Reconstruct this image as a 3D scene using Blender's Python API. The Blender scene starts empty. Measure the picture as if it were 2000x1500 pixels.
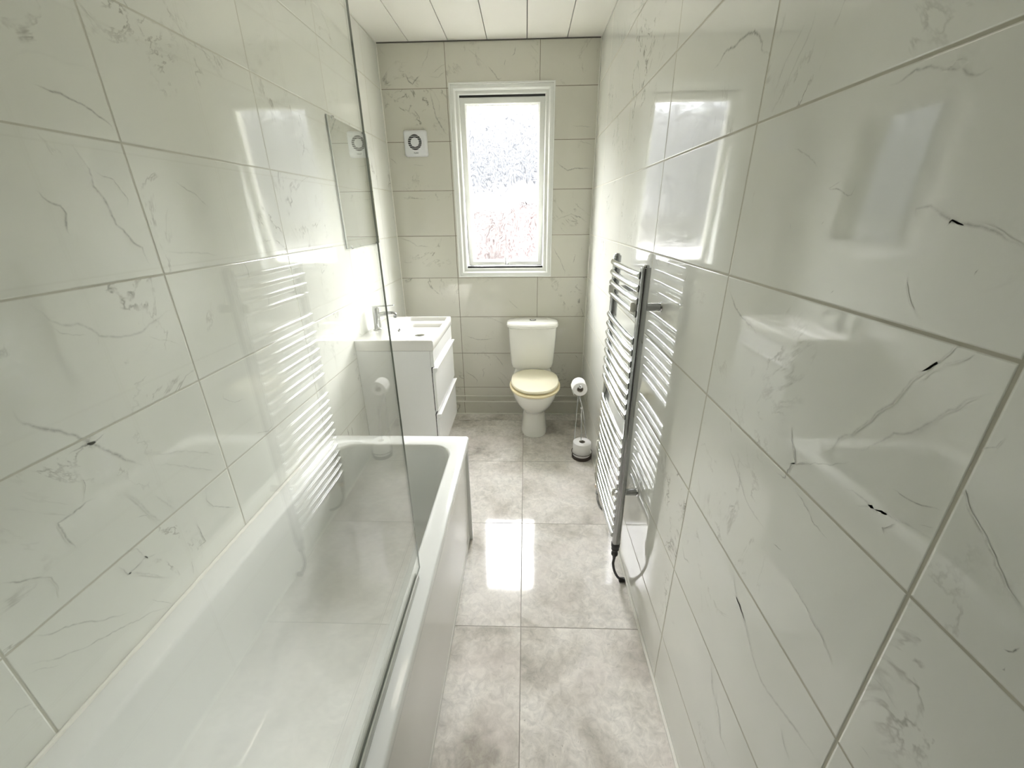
import bpy, bmesh, math, random
from math import sin, cos, pi, radians
from mathutils import Vector, Matrix

random.seed(7)
S = bpy.context.scene
COL = S.collection

# ------------------------------------------------------------------ camera
W, D, H = 1.408, 3.20, 2.562          # room width, length, height (metres)
cam_d = bpy.data.cameras.new('camera')
cam_d.sensor_fit = 'HORIZONTAL'
cam_d.sensor_width = 36.0
cam_d.lens = 799.0 / 2000 * 36.0
cam_d.clip_start = 0.02
cam_d.clip_end = 200
cam = bpy.data.objects.new('camera', cam_d)
COL.objects.link(cam)
r_ = Vector((0.999455, 0.031205, -0.010751))
f_ = Vector((-0.032948, 0.924105, -0.380716))
u_ = r_.cross(f_)
cam.matrix_world = Matrix(((r_.x, u_.x, -f_.x, 0.9426), (r_.y, u_.y, -f_.y, -3.1482), (r_.z, u_.z, -f_.z, 1.5532), (0, 0, 0, 1)))
S.camera = cam

# ------------------------------------------------------------------ view
S.view_settings.view_transform = 'Standard'
S.view_settings.look = 'None'
S.view_settings.gamma = 1
S.view_settings.use_curve_mapping = False
S.view_settings.exposure = 0.68
try:
    S.cycles.transparent_max_bounces = 10
    S.cycles.max_bounces = 10
    S.cycles.diffuse_bounces = 6
    S.cycles.glossy_bounces = 5
except Exception:
    pass

# ------------------------------------------------------------------ sky (overcast, brighter overhead)
world = bpy.data.worlds.new('overcast_sky')
S.world = world
world.use_nodes = True
nt = world.node_tree
nt.nodes.clear()
tc = nt.nodes.new('ShaderNodeTexCoord')
sx = nt.nodes.new('ShaderNodeSeparateXYZ')
rp = nt.nodes.new('ShaderNodeValToRGB')
bg = nt.nodes.new('ShaderNodeBackground')
ou = nt.nodes.new('ShaderNodeOutputWorld')
mr = nt.nodes.new('ShaderNodeMapRange')
mr.inputs['From Min'].default_value = -1
mr.inputs['From Max'].default_value = 1
nt.links.new(tc.outputs['Generated'], sx.inputs[0])
nt.links.new(sx.outputs['Z'], mr.inputs['Value'])
nt.links.new(mr.outputs[0], rp.inputs[0])
nt.links.new(rp.outputs[0], bg.inputs[0])
nt.links.new(bg.outputs[0], ou.inputs[0])
els = rp.color_ramp.elements
els[0].position = 0.0
els[0].color = (.004, .004, .0037, 1)
els[1].position = 0.49
els[1].color = (.005, .005, .0048, 1)
for p_, c_ in ((0.503, (.0055, .0056, .0059)), (0.55, (.0056, .0058, .0062)), (0.60, (.0085, .0087, .0092)), (0.645, (.40, .41, .42)), (0.70, (1.0, 1.0, 1.0)), (0.785, (1.0, 1.0, 1.0)), (0.84, (.42, .42, .43)), (1.0, (.42, .42, .43))):
    e_ = els.new(p_)
    e_.color = (*c_, 1)
SKY = 150.0
bg.inputs[1].default_value = SKY

# a light portal over the window opening: guides sky sampling, emits nothing of its own
pl = bpy.data.lights.new('window_portal', 'AREA')
pl.shape = 'RECTANGLE'
pl.size, pl.size_y = .57, 1.08
po = bpy.data.objects.new('window_portal', pl)
COL.objects.link(po)
po.location = (.79, .16, 1.73)
po.rotation_euler = (radians(-90), 0, 0)
try:
    pl.cycles.is_portal = True
except Exception:
    pass
LAMP_FILL = 3.0                            # emission of the added ceiling fill lamp's diffuser

# ------------------------------------------------------------------ helpers
def link(o, parent=None):
    COL.objects.link(o)
    if parent is not None:
        o.parent = parent
        o.matrix_parent_inverse = parent.matrix_world.inverted() if False else Matrix.Translation(-parent.location)
    return o

def tag(o, label=None, cat=None, group=None, kind=None):
    if label: o['label'] = label
    if cat: o['category'] = cat
    if group: o['group'] = group
    if kind: o['kind'] = kind
    return o

def thing(name, label, cat, loc, group=None):
    o = bpy.data.objects.new(name, None)
    o.empty_display_size = .05
    o.location = loc
    COL.objects.link(o)
    return tag(o, label, cat, group)

def obj(name, bm, mat, parent=None, smooth=True, bevel=0, seg=2, angle=35):
    bmesh.ops.recalc_face_normals(bm, faces=bm.faces)
    me = bpy.data.meshes.new(name)
    bm.to_mesh(me)
    bm.free()
    for m in (mat if isinstance(mat, (list, tuple)) else [mat]):
        me.materials.append(m)
    o = bpy.data.objects.new(name, me)
    link(o, parent)
    if smooth:
        for p in me.polygons:
            p.use_smooth = True
        try:
            me.set_sharp_from_angle(angle=radians(angle))
        except Exception:
            pass
    if bevel:
        b = o.modifiers.new('bevel', 'BEVEL')
        b.width = bevel
        b.segments = seg
        b.limit_method = 'ANGLE'
        b.angle_limit = radians(40)
        b.harden_normals = False
    return o

def struct(name, bm, mat, **k):
    parent = k.get('parent')
    o = obj(name, bm, mat, **k)
    if parent is None:
        o['kind'] = 'structure'
    return o

def add_box(bm, x0, x1, y0, y1, z0, z1, mi=0):
    v = [bm.verts.new((x, y, z)) for x in (x0, x1) for y in (y0, y1) for z in (z0, z1)]
    for f in ((0, 1, 3, 2), (4, 6, 7, 5), (0, 4, 5, 1), (2, 3, 7, 6), (0, 2, 6, 4), (1, 5, 7, 3)):
        bm.faces.new([v[i] for i in f]).material_index = mi
    return v

def box(x0, x1, y0, y1, z0, z1):
    bm = bmesh.new()
    add_box(bm, x0, x1, y0, y1, z0, z1)
    return bm

def add_loft(bm, rings, cap0=True, cap1=True, closed=True, mi=0):
    R = [[bm.verts.new(p) for p in r] for r in rings]
    n = len(R[0])
    for a, b in zip(R[:-1], R[1:]):
        for i in range(n if closed else n - 1):
            j = (i + 1) % n
            bm.faces.new((a[i], a[j], b[j], b[i])).material_index = mi
    if cap0: bm.faces.new(R[0][::-1]).material_index = mi
    if cap1: bm.faces.new(R[-1]).material_index = mi
    return R

def loft(rings, cap0=True, cap1=True):
    bm = bmesh.new()
    add_loft(bm, rings, cap0, cap1)
    return bm

def sup(cx, cy, z, a, b, n=2.5, N=48, b2=None):
    """superellipse ring in plan; b2 = different half length on the +y side"""
    out = []
    for i in range(N):
        t = 2 * pi * i / N
        c, s = cos(t), sin(t)
        bb = b if (s < 0 or b2 is None) else b2
        out.append((cx + a * abs(c) ** (2 / n) * (1 if c >= 0 else -1), cy + bb * abs(s) ** (2 / n) * (1 if s >= 0 else -1), z))
    return out

def rrect(x0, x1, y0, y1, z, r, k=8):
    out = []
    rr = r if isinstance(r, (list, tuple)) else (r,) * 4      # corners: x1y1, x0y1, x0y0, x1y0
    for (sx_, sy_, a0), q in zip(((1, 1, 0), (-1, 1, 90), (-1, -1, 180), (1, -1, 270)), rr):
        cx = (x1 - q) if sx_ > 0 else (x0 + q)
        cy = (y1 - q) if sy_ > 0 else (y0 + q)
        for i in range(k + 1):
            t = radians(a0 + 90 * i / k)
            out.append((cx + q * cos(t), cy + q * sin(t), z))
    return out

def add_tube(bm, pts, r, n=12, cap=True, mi=0, flat=1.0):
    P = [Vector(p) for p in pts]
    rad = r if isinstance(r, (list, tuple)) else [r] * len(P)
    T = []
    for i in range(len(P)):
        a = P[max(0, i - 1)]
        b = P[min(len(P) - 1, i + 1)]
        t = (b - a)
        T.append(t.normalized() if t.length > 1e-9 else Vector((0, 0, 1)))
    up = Vector((0, 0, 1)) if abs(T[0].z) < .9 else Vector((1, 0, 0))
    nrm = (up - T[0] * up.dot(T[0])).normalized()
    rings = []
    for i, p in enumerate(P):
        if i:
            nrm = (nrm - T[i] * nrm.dot(T[i])).normalized()
        bi = T[i].cross(nrm)
        rings.append([p + (nrm * cos(2 * pi * k / n) * rad[i] + bi * sin(2 * pi * k / n) * rad[i] * flat) for k in range(n)])
    add_loft(bm, rings, cap, cap, mi=mi)

def tube(pts, r, n=12, **k):
    bm = bmesh.new()
    add_tube(bm, pts, r, n, **k)
    return bm

def add_lathe(bm, prof, c, axis='z', n=32, cap=True, mi=0):
    rings = []
    for r, h in prof:
        ring = []
        for i in range(n):
            t = 2 * pi * i / n
            a, b = r * cos(t), r * sin(t)
            ring.append({'z': (c[0] + a, c[1] + b, c[2] + h), 'y': (c[0] + a, c[1] + h, c[2] + b), 'x': (c[0] + h, c[1] + a, c[2] + b)}[axis])
        rings.append(ring)
    add_loft(bm, rings, cap, cap, mi=mi)

def lathe(prof, c, axis='z', n=32, cap=True):
    bm = bmesh.new()
    add_lathe(bm, prof, c, axis, n, cap)
    return bm

def spline(pts, k=8):
    """Catmull-Rom through pts"""
    P = [Vector(p) for p in pts]
    P = [P[0] * 2 - P[1]] + P + [P[-1] * 2 - P[-2]]
    out = []
    for i in range(1, len(P) - 2):
        for j in range(k):
            t = j / k
            a, b, c, d = P[i - 1], P[i], P[i + 1], P[i + 2]
            out.append(.5 * ((2 * b) + (c - a) * t + (2 * a - 5 * b + 4 * c - d) * t * t + (3 * b - a - 3 * c + d) * t ** 3))
    out.append(P[-2])
    return out

# ------------------------------------------------------------------ materials
class NT:
    def __init__(s, name):
        s.m = bpy.data.materials.new(name)
        s.m.use_nodes = True
        s.t = s.m.node_tree
        s.t.nodes.clear()
        s.out = s.t.nodes.new('ShaderNodeOutputMaterial')
    def n(s, typ, ins=None, **k):
        x = s.t.nodes.new('ShaderNode' + typ)
        for a, b in k.items():
            setattr(x, a, b)
        for a, b in (ins or {}).items():
            if isinstance(b, bpy.types.NodeSocket):
                s.t.links.new(b, x.inputs[a])
            else:
                x.inputs[a].default_value = b
        return x
    def math(s, op, a, b=0.0, c=None):
        i = {0: a, 1: b}
        if c is not None: i[2] = c
        return s.n('Math', i, operation=op).outputs[0]
    def mix(s, f, a, b):
        x = s.n('Mix', data_type='RGBA')
        for i, v in ((0, f), (6, a), (7, b)):
            if isinstance(v, bpy.types.NodeSocket): s.t.links.new(v, x.inputs[i])
            else: x.inputs[i].default_value = v if i == 0 else ((*v, 1) if len(v) == 3 else v)
        return x.outputs[2]
    def ramp(s, f, stops, interp='LINEAR'):
        x = s.n('ValToRGB', {0: f})
        e = x.color_ramp.elements
        x.color_ramp.interpolation = interp
        while len(e) < len(stops): e.new(.5)
        for q, (p, c) in zip(e, stops):
            q.position = p
            q.color = (c, c, c, 1) if not isinstance(c, tuple) else (*c, 1)
        return x.outputs[0]
    def noise(s, vec, scale, detail=3, rough=.5, dist=0, lac=2.0):
        return s.n('TexNoise', {'Vector': vec, 'Scale': scale, 'Detail': detail, 'Roughness': rough, 'Distortion': dist}).outputs[0]
    def done(s, shader):
        s.t.links.new(shader, s.out.inputs[0])
        return s.m

def pbr(name, color, rough=.5, metal=0, coat=0, spec=.5, bump=None, trans=0, sss=0, var=.03, vscale=12):
    t = NT(name)
    tc = t.n('TexCoord').outputs['Object']
    nz = t.noise(tc, vscale, 3)
    f = t.n('MapRange', {'Value': nz, 'To Min': 1 - var, 'To Max': 1 + var}).outputs[0]
    col = t.n('VectorMath', {0: (*color,), 1: t.n('CombineXYZ', {0: f, 1: f, 2: f}).outputs[0]}, operation='MULTIPLY').outputs[0]
    i = {'Base Color': col, 'Roughness': rough, 'Metallic': metal, 'Coat Weight': coat, 'Coat Roughness': .05, 'Specular IOR Level': spec}
    if trans: i['Transmission Weight'] = trans
    if bump:
        bn = t.n('Bump', {'Strength': bump[1], 'Distance': bump[2], 'Height': t.noise(tc, bump[0], 3)})
        i['Normal'] = bn.outputs[0]
    return t.done(t.n('BsdfPrincipled', i).outputs[0])

GH, ZC = .29853, 1.42093               # tile row height and a row joint

def tile_mat(name, axis, off, grout_col, base, gw=.0016, seed=0.0, veinamt=.85):
    """glossy marble-look tile; joints every 0.6 m along the wall and every row in height"""
    t = NT(name)
    P = t.n('TexCoord').outputs['Object']
    s = t.n('SeparateXYZ', {0: P})
    U = s.outputs[axis]
    Z = s.outputs['Z']
    u = t.math('DIVIDE', t.math('SUBTRACT', U, off), .6)
    v = t.math('DIVIDE', t.math('SUBTRACT', Z, ZC), GH)
    iu, iv = t.math('FLOOR', u), t.math('FLOOR', v)
    fu, fv = t.math('FRACT', u), t.math('FRACT', v)
    du = t.math('MULTIPLY', t.math('MINIMUM', fu, t.math('SUBTRACT', 1.0, fu)), .6)
    dv = t.math('MULTIPLY', t.math('MINIMUM', fv, t.math('SUBTRACT', 1.0, fv)), GH)
    d = t.math('MINIMUM', du, dv)
    grout = t.n('MapRange', {'Value': d, 'From Min': gw * .8, 'From Max': gw * 1.25, 'To Min': 1.0, 'To Max': 0.0}).outputs[0]
    wn = t.n('TexWhiteNoise', {'Vector': t.n('CombineXYZ', {0: iu, 1: iv, 2: seed}).outputs[0]}, noise_dimensions='3D')
    off_v = t.n('VectorMath', {0: wn.outputs['Color'], 1: (9.0, 9.0, 9.0)}, operation='MULTIPLY').outputs[0]
    Q = t.n('VectorMath', {0: P, 1: off_v}, operation='ADD').outputs[0]
    # faint natural veining, a ridge of warped noise masked to patches
    w = t.noise(Q, 3.2, 6, .62, 1.2)
    ridge = t.math('ABSOLUTE', t.math('SUBTRACT', w, .5))
    thin = t.n('MapRange', {'Value': ridge, 'From Min': .0, 'From Max': .016, 'To Min': 1.0, 'To Max': 0.0}).outputs[0]
    patch = t.n('MapRange', {'Value': t.noise(Q, 2.3, 3), 'From Min': .51, 'From Max': .64}).outputs[0]
    brk = t.n('MapRange', {'Value': t.noise(Q, 22, 3), 'From Min': .42, 'From Max': .62}).outputs[0]
    fv_ = t.math('MULTIPLY', t.math('MULTIPLY', thin, patch), t.math('MULTIPLY', brk, veinamt))
    va = t.n('Attribute', attribute_name='vein').outputs['Fac']
    vb = t.n('MapRange', {'Value': t.noise(P, 70, 4, .7), 'From Min': .33, 'From Max': .62, 'To Min': .25, 'To Max': 1.0}).outputs[0]
    vv = t.math('MULTIPLY', t.math('POWER', va, 1.5), vb)
    cloud = t.n('MapRange', {'Value': t.noise(Q, 2.0, 4, .55), 'From Min': .35, 'From Max': .72}).outputs[0]
    c = t.mix(cloud, base, tuple(x * y for x, y in zip(base, (.93, .935, .94))))
    c = t.mix(fv_, c, (.20, .19, .15))
    c = t.mix(vv, c, (.055, .052, .038))
    c = t.mix(grout, c, grout_col)
    ripple = t.noise(P, 7.0, 2, .4)
    peel = t.noise(P, 420.0, 1, .4)
    hgt = t.math('ADD', t.math('MULTIPLY', ripple, .035), t.math('MULTIPLY', peel, .0016))
    b1 = t.n('Bump', {'Strength': .35, 'Distance': .01, 'Height': hgt})
    edge = t.n('MapRange', {'Value': d, 'From Min': gw * .6, 'From Max': gw * 1.9}, interpolation_type='SMOOTHSTEP').outputs[0]
    b2 = t.n('Bump', {'Strength': .8, 'Distance': .0012, 'Height': edge, 'Normal': b1.outputs[0]})
    rough = t.n('MapRange', {'Value': grout, 'To Min': .045, 'To Max': .7}).outputs[0]
    return t.done(t.n('BsdfPrincipled', {'Base Color': c, 'Roughness': rough, 'Specular IOR Level': .95, 'Normal': b2.outputs[0]}).outputs[0])

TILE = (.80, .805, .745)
M = {}
M['tile_left'] = tile_mat('marble_tile_left', 'Y', -2.082, (.50, .49, .41), TILE, gw=.0021, seed=1.0)
M['tile_right'] = tile_mat('marble_tile_right', 'Y', -2.172, (.42, .405, .32), TILE, gw=.0023, seed=2.0)
M['tile_back_shaded'] = tile_mat('marble_tile_back_shaded', 'X', .431, (.20, .17, .115), (.66, .645, .56), gw=.0017, seed=3.0)  # same tile as the sides, base darkened to carry the backlit wall's shade
M['tile_front'] = tile_mat('marble_tile_front', 'X', .2, (.5, .48, .4), TILE, seed=4.0)

def floor_mat():
    t = NT('stone_floor_tile')
    P = t.n('TexCoord').outputs['Object']
    s = t.n('SeparateXYZ', {0: P})
    u = t.math('DIVIDE', t.math('SUBTRACT', s.outputs['X'], .9253), .6087)
    v = t.math('DIVIDE', t.math('SUBTRACT', s.outputs['Y'], -1.982), .6087)
    iu, iv, fu, fv = t.math('FLOOR', u), t.math('FLOOR', v), t.math('FRACT', u), t.math('FRACT', v)
    d = t.math('MULTIPLY', t.math('MINIMUM', t.math('MINIMUM', fu, t.math('SUBTRACT', 1.0, fu)), t.math('MINIMUM', fv, t.math('SUBTRACT', 1.0, fv))), .6087)
    grout = t.n('MapRange', {'Value': d, 'From Min': .0011, 'From Max': .0019, 'To Min': 1.0, 'To Max': 0.0}).outputs[0]
    wn = t.n('TexWhiteNoise', {'Vector': t.n('CombineXYZ', {0: iu, 1: iv, 2: 5.0}).outputs[0]}, noise_dimensions='3D')
    Q = t.n('VectorMath', {0: P, 1: t.n('VectorMath', {0: wn.outputs['Color'], 1: (7.0, 7.0, 7.0)}, operation='MULTIPLY').outputs[0]}, operation='ADD').outputs[0]
    big = t.ramp(t.noise(Q, 3.2, 5, .6, .4), [(.30, (.40, .37, .32)), (.43, (.66, .625, .565)), (.55, (.82, .785, .73)), (.70, (.87, .845, .795))])
    fine = t.n('MapRange', {'Value': t.noise(Q, 30, 7, .75, .8), 'From Min': .30, 'From Max': .62, 'To Min': .70, 'To Max': 1.05}).outputs[0]
    c = t.n('VectorMath', {0: big, 1: t.n('CombineXYZ', {0: fine, 1: fine, 2: fine}).outputs[0]}, operation='MULTIPLY').outputs[0]
    rosy = t.n('MapRange', {'Value': t.noise(Q, 5.0, 3), 'From Min': .5, 'From Max': .7, 'To Max': .35}).outputs[0]
    c = t.mix(rosy, c, (.80, .73, .69))
    spk = t.n('MapRange', {'Value': t.noise(Q, 75, 5, .8), 'From Min': .28, 'From Max': .40, 'To Min': .75, 'To Max': 0.0}).outputs[0]
    pm = t.n('MapRange', {'Value': t.noise(Q, 6.0, 4, .6), 'From Min': .46, 'From Max': .62}).outputs[0]
    c = t.mix(t.math('MULTIPLY', spk, pm), c, (.13, .12, .10))
    c = t.mix(grout, c, (.26, .24, .20))
    h = t.math('MULTIPLY', t.noise(P, 6.0, 2), .10)
    b = t.n('Bump', {'Strength': .3, 'Distance': .01, 'Height': h})
    e = t.n('MapRange', {'Value': d, 'From Min': .0008, 'From Max': .003}, interpolation_type='SMOOTHSTEP').outputs[0]
    b2 = t.n('Bump', {'Strength': .8, 'Distance': .001, 'Height': e, 'Normal': b.outputs[0]})
    ro = t.n('MapRange', {'Value': grout, 'To Min': .07, 'To Max': .7}).outputs[0]
    return t.done(t.n('BsdfPrincipled', {'Base Color': c, 'Roughness': ro, 'Specular IOR Level': .6, 'Normal': b2.outputs[0]}).outputs[0])

M['floor'] = floor_mat()
M['bead'] = pbr('white_sealant', (.80, .79, .72), .4)
M['pvc'] = pbr('white_pvc_panel', (.88, .865, .80), .28, var=.015, vscale=2)
M['groove'] = pbr('dark_panel_groove', (.10, .095, .08), .6)
M['upvc'] = pbr('white_window_plastic', (.82, .83, .79), .25, var=.01)
M['black'] = pbr('black_rubber', (.012, .012, .012), .45)
M['acrylic'] = pbr('white_bath_acrylic', (.80, .81, .78), .13, coat=.4, var=.012, vscale=4)
M['panel'] = pbr('bath_panel_plastic', (.76, .755, .72), .22, var=.05, vscale=3)
M['ceramic'] = pbr('white_ceramic', (.87, .865, .80), .07, coat=.5, var=.01)
M['sink'] = pbr('white_basin_ceramic', (.86, .85, .81), .08, coat=.5, var=.01)
M['lid'] = pbr('cream_seat_plastic', (.84, .79, .60), .16, coat=.3, var=.01)
M['seat'] = pbr('cream_seat_ring_plastic', (.80, .70, .44), .2, coat=.3, var=.01)
M['gloss_white'] = pbr('gloss_white_board', (.88, .885, .87), .12, coat=.4, var=.01)
M['handle'] = pbr('white_handle_edge', (.86, .86, .85), .2, var=.01)
M['chrome'] = pbr('polished_chrome', (.84, .85, .86), .06, metal=1, var=.01)
M['dchrome'] = pbr('chrome_dark_reflections', (.38, .385, .39), .08, metal=1, var=.02)  # polished chrome with its dark reflections put into the base colour
M['tap_chrome'] = pbr('shaded_chrome', (.55, .56, .56), .07, metal=1, var=.01)
M['paper'] = pbr('white_toilet_paper', (.88, .87, .85), .9, bump=(160, .25, .002), var=.02)
M['core'] = pbr('grey_cardboard_core', (.42, .38, .32), .85)
M['brown'] = pbr('dark_brown_wire_base', (.055, .04, .03), .4)
M['brass'] = pbr('brass_fitting', (.72, .50, .18), .25, metal=1, var=.05)
M['fan'] = pbr('white_fan_plastic', (.78, .79, .80), .35, var=.01)
M['mirror'] = pbr('silvered_mirror', (.80, .83, .81), .012, metal=1, var=.012, vscale=5)
M['glass_edge'] = pbr('green_glass_edge', (.20, .24, .21), .1, var=.05)
M['hall'] = pbr('dim_hall_paint', (.22, .20, .17), .8)
M['brick_house'] = None

def clear_glass(name, tint=(.985, .995, .985), ior=1.5):
    t = NT(name)
    g = t.n('NewGeometry')
    i = t.n('Mix', {0: g.outputs['Backfacing'], 2: ior, 3: 1 / ior}, data_type='FLOAT')
    fr = t.n('Fresnel', {'IOR': i.outputs[0]})
    tr = t.n('BsdfTransparent', {'Color': (*tint, 1)})
    gl = t.n('BsdfGlossy', {'Color': (1, 1, 1, 1), 'Roughness': 0.004})
    return t.done(t.n('MixShader', {0: fr.outputs[0], 1: tr.outputs[0], 2: gl.outputs[0]}).outputs[0])

M['glass'] = clear_glass('clear_screen_glass', (.99, .995, .985))

def frosted():
    t = NT('patterned_obscure_glass')
    P = t.n('TexCoord').outputs['Object']
    mp = t.n('Mapping', {'Vector': P, 'Scale': (1.0, 1.0, .62)}).outputs[0]
    wv = t.noise(mp, 15, 2, .5, 2.2)
    band = t.math('ABSOLUTE', t.math('SUBTRACT', t.math('FRACT', t.math('MULTIPLY', wv, 6.0)), .5))
    b = t.n('Bump', {'Strength': 1.0, 'Distance': .0035, 'Height': band})
    rf = t.n('BsdfRefraction', {'Color': (.93, .94, .95, 1), 'Roughness': .03, 'IOR': 1.07, 'Normal': b.outputs[0]})
    line = t.ramp(band, [(.0, .30), (.10, .58), (.24, 1.0)])
    tr = t.n('BsdfTransparent', {'Color': line})
    dif = t.n('BsdfTranslucent', {'Color': (.9, .9, .9, 1)})
    m1 = t.n('MixShader', {0: .38, 1: tr.outputs[0], 2: rf.outputs[0]})
    m2 = t.n('MixShader', {0: .0, 1: m1.outputs[0], 2: dif.outputs[0]})
    gl = t.n('BsdfGlossy', {'Roughness': .1, 'Normal': b.outputs[0]})
    return t.done(t.n('MixShader', {0: .05, 1: m2.outputs[0], 2: gl.outputs[0]}).outputs[0])

M['frosted'] = frosted()

def brick(name, c1, c2):
    t = NT(name)
    P = t.n('TexCoord').outputs['Object']
    s = t.n('SeparateXYZ', {0: P})
    q = t.n('CombineXYZ', {0: s.outputs['X'], 1: s.outputs['Z'], 2: 0.0}).outputs[0]
    br = t.n('TexBrick', {'Vector': q, 'Color1': (*c1, 1), 'Color2': (*c2, 1), 'Mortar': (.017, .013, .012, 1), 'Scale': 1.0, 'Mortar Size': .008, 'Brick Width': .225, 'Row Height': .075})
    return t.done(t.n('BsdfPrincipled', {'Base Color': br.outputs[0], 'Roughness': .9}).outputs[0])
M['brick'] = brick('salmon_brick', (.0175, .0095, .0085), (.021, .012, .0105))
M['brick_pale'] = brick('buff_brick', (.017, .0115, .0100), (.019, .013, .0115))
M['roof'] = pbr('brown_roof_tiles', (.014, .010, .009), .85, bump=(30, .4, .02))
M['ground'] = pbr('pale_paving', (.013, .011, .010), .9)
M['house_frame'] = pbr('weathered_window_frame', (.020, .014, .012), .6)
M['window_dark'] = pbr('dark_house_window', (.014, .011, .010), .3)

def emis(name, col, st):
    t = NT(name)
    return t.done(t.n('Emission', {'Color': (*col, 1), 'Strength': st}).outputs[0])
M['lamp'] = emis('fill_lamp_glow', (1.0, .93, .78), LAMP_FILL)

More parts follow.
